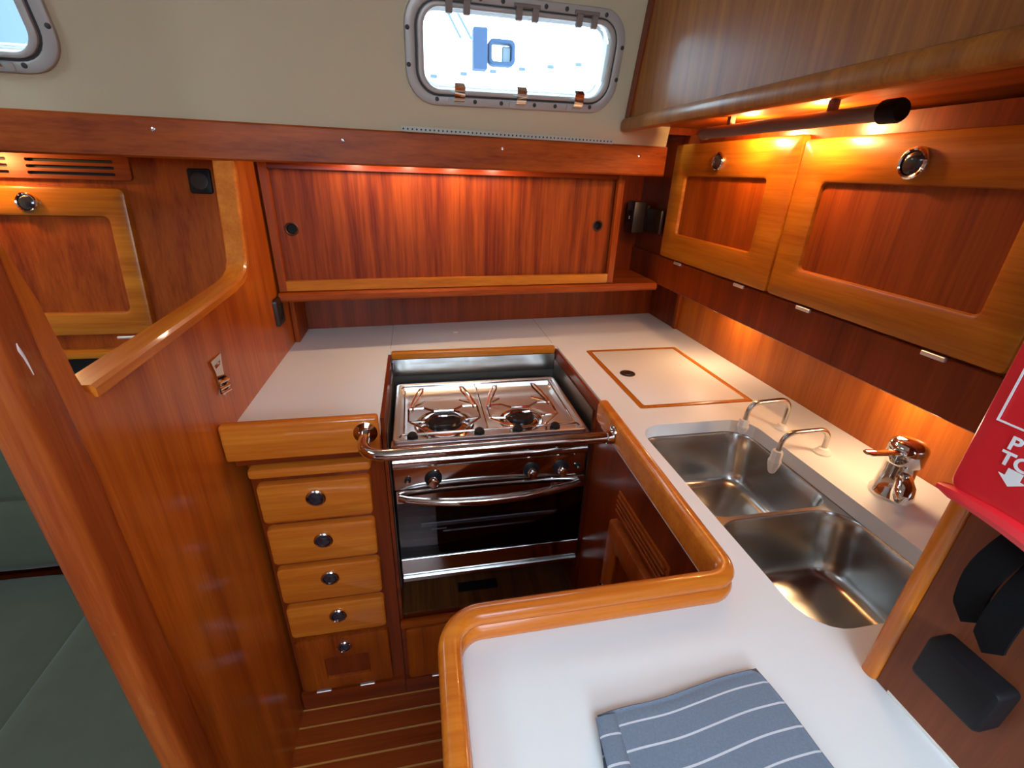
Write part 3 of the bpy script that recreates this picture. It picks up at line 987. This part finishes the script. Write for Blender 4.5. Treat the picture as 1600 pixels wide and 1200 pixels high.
# ------------------------------------------------------------------ right wall locker with two drop doors
wl = thing('wall_locker', (.85, .9, 1.12), 'mahogany wall locker with two framed drop doors above the sink', 'cabinet')
MB().box(.800, .911, .30, 1.66, 1.121, 1.56).obj('carcass', 'darkZ', wl)
MB().box(.7905, .7995, .30, 1.655, 1.119, 1.209, .002, 1).obj('lower_board', 'dark' + 'Z', wl)
for (ya, yb, za, zb, pa, pb, qa, qb, ky, kz_, kr) in (
        (.9265, 1.437, 1.214, 1.537, 1.012, 1.362, 1.290, 1.452, 1.204, 1.489, .0235),
        (.440, .9215, 1.214, 1.527, .502, .850, 1.281, 1.448, .675, 1.481, .0245)):
    mb = MB(); ring_frame(mb, (ya + yb) / 2, (za + zb) / 2, yb - ya, zb - za, .010, pb - pa, qb - qa, .010, .7998, .784, .005, MPX, 4,
                          icx=(pa + pb) / 2, icy=(qa + qb) / 2, ibev=.007)
    dd = mb.obj('door', 'goldY', wl)
    MB().box(.793, .799, pa - .01, pb + .01, qa - .01, qb + .01).obj('door_panel', 'mahZ', dd)
    knob_mesh(MB(), (.7842, ky, kz_), (-1, 0, 0), kr).obj('knob', ['chrome', 'button'], dd)
    for y in (ya + .095, yb - .115):
        MB().box(.784, .7903, y - .019, y + .019, 1.203, 1.2105, .001, 1).obj('hinge', 'hinge', dd)

# overhead locker above it
oh = thing('overhead_locker', (.68, .8, 1.55), 'large mahogany overhead locker with a rounded bottom rail', 'cabinet')
def yo(x, z): return yhead(x, z) - .002
mb = MB(); mb.prism([(-.60, 1.575), (yo(.565, 1.575), 1.575), (yo(.565, 1.955), 1.955), (-.60, 1.955)], [], MPX, .565, .58)
mb.obj('front_panel', 'over', oh, smooth=0)
mb = MB(); mb.prism([(yo(.56, 1.588) - .03, 1.588), (yo(.56, 1.588), 1.588), (yo(.56, 1.955), 1.955), (yo(.56, 1.955) - .03, 1.955)], [], MPX, .5605, .5648)
mb.obj('end_stile', 'darkZ', oh, smooth=0)
pr = [(.580, 1.556), (.562, 1.554), (.553, 1.557), (.550, 1.564), (.551, 1.577), (.556, 1.585), (.5645, 1.588), (.580, 1.588)]
mb = MB()
mb.loft([[(a, y, b) for a, b in pr] for y in (-.60, 0, .8, 1.322)] + [[(.565 + (a - .565) * .6, 1.332, 1.571 + (b - 1.571) * .7) for a, b in pr]])
mb.obj('bottom_rail', 'over', oh)
MB().box(.580, .911, -.60, 1.345, 1.5745, 1.5865).obj('underside', 'mahY', oh)

# tube lamp under the overhead locker
tl = thing('tube_lamp', (.70, .90, 1.535), 'slim tube lamp with warm bulbs under the overhead locker', 'lamp')
MB().tube([(.700, .68, 1.5475), (.700, 1.147, 1.5475)], .0125, 18).obj('tube', 'greyplast', tl)
MB().lathe([(.012, 0), (.0165, .004), (.0165, .03), (.014, .034)], (.700, .684, 1.5475), (0, -1, 0), 18).obj('end_cap', 'black', tl)
MB().lathe([(.0125, 0), (.014, .004), (.014, .02), (.012, .023)], (.700, 1.144, 1.5475), (0, 1, 0), 18).obj('end_cap', 'greyplast', tl)
for y in (.78, 1.06):
    MB().box(.694, .706, y - .006, y + .006, 1.558, 1.5743).obj('bracket', 'greyplast', tl)
for y in (.845, 1.045):
    MB().box(.7125, .7150, y - .04, y + .04, 1.542, 1.552).obj('bulb', 'bulb', tl)
    point_light('tube_lamp_light', (.735, y, 1.545), 2.2, WARM, .008)

# lamp in the underside of the wall locker
for py, lab in ((.60, 'round warm puck lamp under the wall locker near the mixer tap'), (1.12, 'round warm puck lamp under the wall locker near the icebox lid')):
    pk = thing('puck_lamp', (.838, py, 1.11), lab, 'lamp', 'puck lamps under the wall locker')
    MB().lathe([(.03, .010), (.03, .001), (.026, 0), (.024, .002)], (.838, py, 1.1105), (0, 0, 1), 24, True, False).obj('housing', 'pwhite', pk)
    MB().lathe([(.024, .002), (.004, .0015)], (.838, py, 1.1105), (0, 0, 1), 24).obj('diffuser', 'bulb', pk)
    point_light('puck_lamp_light', (.838, py, 1.095), 0.72, WARM2, .018)

# black sockets on the right wall beside the sliding doors
so = thing('power_socket', (.78, 1.53, 1.27), 'black double power socket block beside the sliding door cabinet', 'socket')
MB().box(.7785, .7899, 1.455, 1.56, 1.276, 1.35, .003, 2).obj('socket_plate', 'tread', so)
MB().box(.735, .7784, 1.565, 1.625, 1.268, 1.37, .004, 2).obj('socket_block', 'tread', so)
MB().box(.7785, .7899, 1.56, 1.625, 1.272, 1.36, .002, 1).obj('socket_back', 'tread', so)
MB().box(.7335, .735, 1.577, 1.613, 1.30, 1.34, .001, 1).obj('rocker_switch', 'black', so)
MB().box(.7325, .7335, 1.592, 1.597, 1.312, 1.322).obj('indicator', 'pwhite', so)

# ------------------------------------------------------------------ right partition with fire blanket
mb = MB().box(.476, .496, -.45, .2405, CT + .0005, 1.96)
rp = struct(mb.obj('wall_partition', 'part', smooth=0), 'worn mahogany partition standing on the peninsula worktop')
mb = MB()
mb.loft([[(p[0], p[1], z) for p in rr(.4845, .2500, .027, .018, .007, 4)] for z in (CT + .0005, 1.96)])
mb.obj('edge_trim', 'fidZ', rp)
MB().box(.4755, .4765, -.45, .228, CT + .0005, CT + .004).obj('sealant_line', 'pwhite', rp)

bx = thing('black_box', (.465, .182, 1.012), 'small black rounded plastic box on the worn partition', 'box')
mb = MB(); plate(mb, .1815, 1.042, .060, .050, .006, .4755, .452, .004, MPX, 4)
mb.obj('cover', 'black', bx)
mb = MB(); plate(mb, .1815, 1.042, .056, .046, .005, .4758, .4756, .0001, MPX, 3)
mb.obj('mount', 'black', bx)

fb = thing('fire_blanket', (.455, .19, 1.19), 'red fire blanket pouch with white print hanging on the partition', 'fire blanket')
mb = MB()
rings = []
cy, cz, w, h = .170, 1.384, .17, .36
for x, ins in ((.4757, .006), (.468, .0), (.455, .001), (.447, .006), (.4445, .014)):
    rings.append([(x, p[0], p[1]) for p in rr(cy, cz, w - 2 * ins, h - 2 * ins, .012, 5)])
mb.loft(rings)
mb.obj('pouch', 'red', fb)
# turned flap along the foot
mb = MB()
path = []; rings = []
for k in range(13):
    f = k / 12
    y = .258 - .17 * f
    z = 1.205 + .006 * math.sin(f * 5) - .012 * f
    r = .006 + .004 * math.sin(math.pi * f)
    if k == 0: r = .003
    rings.append([(.4505 + r * 1.3 * math.cos(a), y, z + r * math.sin(a)) for a in [2 * math.pi * j / 10 for j in range(10)]])
mb.loft(rings); mb.obj('foot_fold', 'red', fb)
# printed outline, letters, arrow
xp = .4440
mb = MB()
mb.prism([(.10, 1.455), (.2395, 1.455), (.2395, 1.282), (.10, 1.282)], [[(.101, 1.4535), (.2380, 1.4535), (.2380, 1.2835), (.101, 1.2835)]], MPX, xp - .0002, xp - .0006)
mb.obj('print_border', 'print', fb, smooth=0)


def letter(ch, y, z, size):
    cu = bpy.data.curves.new('letter', 'FONT'); cu.body = ch; cu.size = size; cu.extrude = .0002; cu.offset = .0004
    o = bpy.data.objects.new('tmp', cu); COL.objects.link(o)
    dg = bpy.context.evaluated_depsgraph_get(); dg.update()
    me = bpy.data.meshes.new_from_object(o.evaluated_get(dg)); bpy.data.objects.remove(o)
    # text x -> -y (reads left to right from the galley), text y -> z, normal -> -x
    me.transform(Matrix(((0, 0, -1, 0), (-1, 0, 0, 0), (0, 1, 0, 0), (0, 0, 0, 1))))
    me.materials.append(MAT['print'])
    ob = bpy.data.objects.new('print_lettering', me); COL.objects.link(ob)
    ob.parent = fb; ob.location = Vector((xp - .0004, y, z)) - wloc(fb)
    return ob


letter('P', .2255, 1.2650, .0155)
letter('TO', .2265, 1.2520, .0155)
mb = MB()
ar = [(.2375, 1.2425 - .004), (.2255, 1.2385 - .0), (.2255, 1.2305)]
cyA = .2130; zA = 1.2445
ar = [(cyA, zA - .0075), (cyA + .0095, zA), (cyA + .005, zA), (cyA + .005, zA + .0065), (cyA - .005, zA + .0065), (cyA - .005, zA), (cyA - .0095, zA)]
mb.prism(ar, [], MPX, xp - .0002, xp - .0006)
mb.obj('print_arrow', 'print', fb, smooth=0)
# two black pull tapes
for y0, dy, zt, tipz in ((.196, .006, 1.192, 1.098), (.176, .000, 1.192, 1.090)):
    mb = MB(); rings = []
    for k in range(9):
        f = k / 8
        z = zt + (tipz - zt) * f
        y = y0 + dy * math.sin(f * 2.5) + (.004 * f)
        x = .462 + .006 * math.sin(f * 4 + y0 * 50)
        hw = .0115
        rings.append([(x, y - hw, z + (.006 if k == 8 else 0)), (x, y, z - (.006 if k == 8 else 0)), (x, y + hw, z + (.006 if k == 8 else 0)),
                      (x - .003, y + hw, z + (.006 if k == 8 else 0)), (x - .003, y, z - (.006 if k == 8 else 0)), (x - .003, y - hw, z + (.006 if k == 8 else 0))])
    mb.loft(rings); mb.obj('pull_tape', 'blackmat', fb)

# ------------------------------------------------------------------ tea towel
def towel():
    t = thing('tea_towel', (.25, .16, CT), 'folded blue grey tea towel with pale stripes on the peninsula', 'towel')
    A = Vector((.152, .253)); B = Vector((.343, .271)); D = Vector((.128, .020)); Cc = Vector((.366, .040))

    def sheet(zoff, ins, nm, amp, shift=0.0, lx=0.0):
        nu, nv = 28, 34
        me = bpy.data.meshes.new(nm)
        V = []; F = []; UV = []
        for lay in (0, 1):
            for j in range(nv + 1):
                for i in range(nu + 1):
                    u = i / nu; v = j / nv
                    uu = ins + u * (1 - 2 * ins); vv = ins * .6 + v * (1 - ins)
                    p = (A * (1 - uu) + B * uu) * (1 - vv) + ((D - Vector((lx, 0))) * (1 - uu) + Cc * uu) * vv
                    e = min(u, 1 - u, v, 1 - v)
                    round_ = .0022 * (1 - min(1, e / .03) ** .5)
                    z = CT + zoff + amp * (math.sin(u * 7 + v * 3) * .5 + math.sin(u * 3.1 - v * 6 + 1) * .5) + .0018 * math.exp(-((u - .5) / .12) ** 2)
                    wob = .0016 * math.sin(u * 9 + 1) + .001 * math.sin(v * 14)
                    hh = .0022
                    V.append((p.x + .0015 * math.sin(v * 11), p.y + wob, z + (hh - round_ if lay == 0 else round_ * .6 - .001)))
        n1 = (nu + 1) * (nv + 1)
        idx = lambda i, j, l: l * n1 + j * (nu + 1) + i
        for j in range(nv):
            for i in range(nu):
                F.append((idx(i, j, 0), idx(i + 1, j, 0), idx(i + 1, j + 1, 0), idx(i, j + 1, 0)))
                F.append((idx(i, j, 1), idx(i, j + 1, 1), idx(i + 1, j + 1, 1), idx(i + 1, j, 1)))
        for i in range(nu):
            F.append((idx(i, 0, 0), idx(i, 0, 1), idx(i + 1, 0, 1), idx(i + 1, 0, 0)))
            F.append((idx(i, nv, 0), idx(i + 1, nv, 0), idx(i + 1, nv, 1), idx(i, nv, 1)))
        for j in range(nv):
            F.append((idx(0, j, 0), idx(0, j + 1, 0), idx(0, j + 1, 1), idx(0, j, 1)))
            F.append((idx(nu, j, 0), idx(nu, j, 1), idx(nu, j + 1, 1), idx(nu, j + 1, 0)))
        o = wloc(t)
        me.from_pydata([(a - o.x, b - o.y, c - o.z) for a, b, c in V], [], F)
        uvl = me.uv_layers.new(name='UVMap')
        for lp in me.loops:
            k = lp.vertex_index % n1
            uvl.data[lp.index].uv = ((k % (nu + 1)) / nu * .2, .006 + shift + (k // (nu + 1)) / nv * .235)
        me.materials.append(MAT['towel']); me.shade_smooth()
        ob = bpy.data.objects.new(nm, me); COL.objects.link(ob); ob.parent = t
        return ob
    sheet(.0022, .004, 'lower_layer', .0003, .008, .030)
    sheet(.0068, .004, 'lower_layer', .0008, .004, .014)
    sheet(.0118, .0, 'upper_layer', .0012)
    # rolled hem along the left edge
    mb = MB(); rings = []
    for k in range(22):
        f = k / 21
        p = A.lerp(D, f) + Vector((.008, -.002))
        z = CT + .0135 + .0008 * math.sin(f * 9)
        rings.append([(p.x + .011 * math.cos(a), p.y + .0016 * math.sin(k), z + .0034 * math.sin(a)) for a in [2 * math.pi * j / 12 for j in range(12)]])
    mb.loft(rings)
    ob = mb.obj('side_hem', 'towel', t)
    uvl = ob.data.uv_layers.new(name='UVMap')
    for lp in ob.data.loops:
        k = lp.vertex_index // 12
        uvl.data[lp.index].uv = (.1, .004 + k / 21 * .235)


towel()

# ------------------------------------------------------------------ small fittings on the bulkhead
bo = thing('bottle_opener', (xbulk(.92), .92, 1.03), 'polished steel bottle opener screwed to the bulkhead', 'bottle opener')
xo = xbulk(.92)
mb = MB()
mb.prism([(.895, 1.105), (.945, 1.105), (.938, 1.078), (.936, 1.05), (.942, 1.034), (.92, 1.024), (.90, 1.036), (.906, 1.055), (.904, 1.08)],
         [[(.905, 1.094), (.935, 1.094), (.932, 1.086), (.908, 1.086)]], MPX, xo + .0005, xo + .0035)
mb.obj('plate', 'polish', bo)
for z in (1.058, 1.046, 1.036):
    MB().tube([(xo + .004, .904, z), (xo + .014, .92, z + .002), (xo + .004, .938, z)], .0042, 8).obj('jaw', 'chrome', bo)

sw = thing('wall_switch', (xbulk(1.34), 1.335, 1.04), 'small dark brown switch on the bulkhead below the sliding cabinet', 'switch')
xo = xbulk(1.335)
mb = MB(); plate(mb, 1.335, 1.079, .062, .074, .008, xo + .0003, xo + .011, .004, MPX, 4)
mb.obj('cover', 'tread', sw)
mb = MB(); plate(mb, 1.335, 1.079, .026, .04, .003, xo + .011, xo + .014, .002, MPX, 3)
mb.obj('rocker', 'black', sw)

# ------------------------------------------------------------------ saloon side, seen over and beside the bulkhead
ys = 1.345
def smx(u, v, w): return (u, ys + w - .14 * (1.45 - v), v)


sl = thing('saloon_locker', (-.85, 1.30, .98), 'mahogany saloon locker with slotted vent panel and framed door', 'cabinet')
mb = MB(); mb.prism([(-2.0, .99), (-.468, .99), (-.468, 1.452), (-2.0, 1.452)], [], lambda u, v, w: smx(u, v, w), .012, .03)
mb.obj('face_panel', 'mahZ', sl, smooth=0)
slots = []
for sx in (-.865, -1.075):
    for k in range(3):
        cx = sx + .095; cz = 1.4405 - k * .0135 - .002
        slots.append(rr(cx, cz, .175, .0068, .003, 2))
mb = MB(); mb.prism(rr(-.90, 1.4255, .50, .052, .008, 3), slots, lambda u, v, w: smx(u, v, w), .011, .002)
vp = mb.obj('vent_panel', 'mahX', sl, smooth=0)
mb = MB(); mb.prism(rr(-.90, 1.4255, .48, .046, .004, 2), [], lambda u, v, w: smx(u, v, w), .0118, .0112)
mb.obj('vent_backing', 'drk', vp, smooth=0)
mb = MB(); ring_frame(mb, -.925, 1.212, .51, .342, .014, .40, .222, .012, .0118, -.006, .006, lambda u, v, w: smx(u, v, w), 5, icx=-.915, icy=1.208, ibev=.007)
dd = mb.obj('door', 'goldX', sl)
mb = MB(); mb.prism(rr(-.915, 1.208, .42, .24, .01, 2), [], smx, .011, .004); mb.obj('door_panel', 'mahZ', dd, smooth=0)
knob_mesh(MB(), smx(-.868, 1.348, -.006), (0, -1, .14), .0225).obj('knob', ['chrome', 'button'], dd)
for x in (-.735, -.945):
    MB().box(x - .02, x + .02, smx(0, 1.035, -.010)[1], smx(0, 1.035, 0)[1], 1.031, 1.037, .001, 1).obj('hinge', 'hinge', dd)
MB().box(-1.5, -.468, 1.255, 1.30, .988, 1.004, .004, 2).obj('lower_rail', 'goldX', sl)
MB().box(-1.9, -.468, 1.35, 1.36, .50, .985).obj('recess_back', 'drk', sl)

sp_ = thing('speaker_plate', (-.505, 1.33, 1.37), 'square black speaker plate on the mahogany panel beside the bulkhead rail', 'speaker')
mb = MB(); plate(mb, -.507, 1.403, .050, .056, .006, .0117, .003, .002, smx, 4); mb.obj('plate', 'black', sp_)
mb = MB(); mb.lathe([(.019, 0), (.019, .0015), (.016, .002), (.004, .001)], smx(-.507, 1.403, .003), (0, -1, .14), 22); mb.obj('grille', 'tread', sp_)

ls = thing('strip_lamp', (-.98, 1.33, 1.45), 'slim warm strip lamp behind the wooden band above the saloon locker', 'lamp')
MB().box(-1.10, -.86, 1.255, 1.275, 1.458, 1.468).obj('housing', 'greyplast', ls)
MB().box(-1.09, -.87, 1.258, 1.272, 1.456, 1.4579).obj('diffuser', 'bulb', ls)
point_light('saloon_lamp_light', (-.93, 1.290, 1.452), 1.6, WARM, .01)


# settee
def cushion(name, parent, x0, x1, y0, y1, z0, z1, puff, mat='velvet'):
    bm = bmesh.new(); bmesh.ops.create_cube(bm, size=1)
    bmesh.ops.subdivide_edges(bm, edges=bm.edges[:], cuts=9, use_grid_fill=True)
    mb = MB(); ids = {}
    for v in bm.verts:
        c = v.co * 2
        f = [1 - abs(c[k]) ** 6 for k in range(3)]
        d = Vector(((x1 - x0) / 2 * c.x, (y1 - y0) / 2 * c.y, (z1 - z0) / 2 * c.z))
        n = Vector((c.x * f[1] * f[2], c.y * f[0] * f[2], c.z * f[0] * f[1]))
        shrink = 1 - .02 * (abs(c.x * c.y) ** 8 + abs(c.x * c.z) ** 8 + abs(c.y * c.z) ** 8)
        w = .004 * math.sin(c.x * 9 + c.y * 5) * f[0] * f[1]
        p = Vector(((x0 + x1) / 2, (y0 + y1) / 2, (z0 + z1) / 2)) + d * shrink + n * puff + Vector((0, 0, w))
        ids[v] = mb.pt(p)
    for f in bm.faces:
        mb.face([ids[v] for v in f.verts])
    bm.free()
    return mb.obj(name, mat, parent, smooth=60)


se = thing('settee', (-1.1, .75, 0), 'green velvet saloon settee behind the bulkhead post', 'settee')
MB().box(-1.95, -.47, .20, 1.25, 0.0, .33).obj('base', 'mahX', se)
cushion('seat_cushion', se, -1.95, -.84, .20, 1.115, .335, .440, .012)
cushion('seat_cushion', se, -.835, -.47, .20, 1.115, .335, .440, .012)
cushion('back_cushion', se, -1.95, -.47, 1.13, 1.24, .45, .655, .012)
cushion('back_cushion', se, -1.95, -.47, 1.14, 1.25, .66, .90, .012)

# ------------------------------------------------------------------ outside the portlights
dk = struct(MB().box(-2.5, 2.5, 1.71, 2.6, 1.50, 1.54).obj('ground_deck', 'deck', smooth=0), 'white side deck outside')
bw = thing('toe_rail', (0.3, 2.55, 1.54), 'white toe rail with dark deck fittings outside the portlight', 'rail')
mb = MB(); mb.prism([(-2.5, 1.54), (2.5, 1.54), (2.5, 2.143), (-2.5, 1.493)], [], lambda u, v, w: (u, 2.55 + w, v), 0, .05)
mb.obj('bulwark', 'deck', bw, smooth=0)
for k in range(9):
    x = -.02 + k * .138
    z = 1.838 + (x - .154) * .13
    MB().box(x - .016, x + .016, 2.54, 2.58, z - .004, z + .010, .003, 1).obj('fitting', 'hull', bw)
nb = thing('neighbour_boat', (0.6, 5.4, 1.2), 'white neighbouring boat with navy spray hood outside the portlight', 'boat')
MB().box(-1.8, 5.0, 5.6, 7.5, 1.2, 2.38, .1, 2).obj('cabin', 'deck', nb)
MB().box(.64, .78, 5.40, 5.55, 2.36, 2.70, .01, 1).obj('spray_hood_side', 'canvas', nb)
mb = MB(); ring_frame(mb, .93, 2.52, .27, .22, .05, .20, .15, .03, 5.55, 5.45, .01, MPY, 3); mb.obj('spray_hood_frame', 'canvas', nb)
MB().box(.94, 1.03, 5.50, 5.54, 2.44, 2.58, .01, 1).obj('hood_window', 'hull', nb)
for k, (xa, xb) in enumerate(((.25, .50), (.33, .60))):
    MB().tube([(xa, 5.2, 2.95), (xb, 5.2, 2.55)], .012, 6).obj('stay', 'hull', nb)
qb = thing('moored_boat', (-3.3, 4.0, 1.2), 'grey blue moored boat with white rails outside the saloon portlight', 'boat')
MB().box(-4.6, -2.0, 4.2, 6.0, 1.2, 3.0, .05, 1).obj('hull_side', 'hull', qb)
for z in (2.55, 2.78):
    MB().tube([(-4.6, 4.1, z), (-2.0, 4.1, z)], .03, 6).obj('white_rail', 'deck', qb)
MB().tube([(-2.75, 4.05, 2.0), (-2.65, 4.05, 2.95)], .05, 6).obj('stanchion', 'deck', qb)
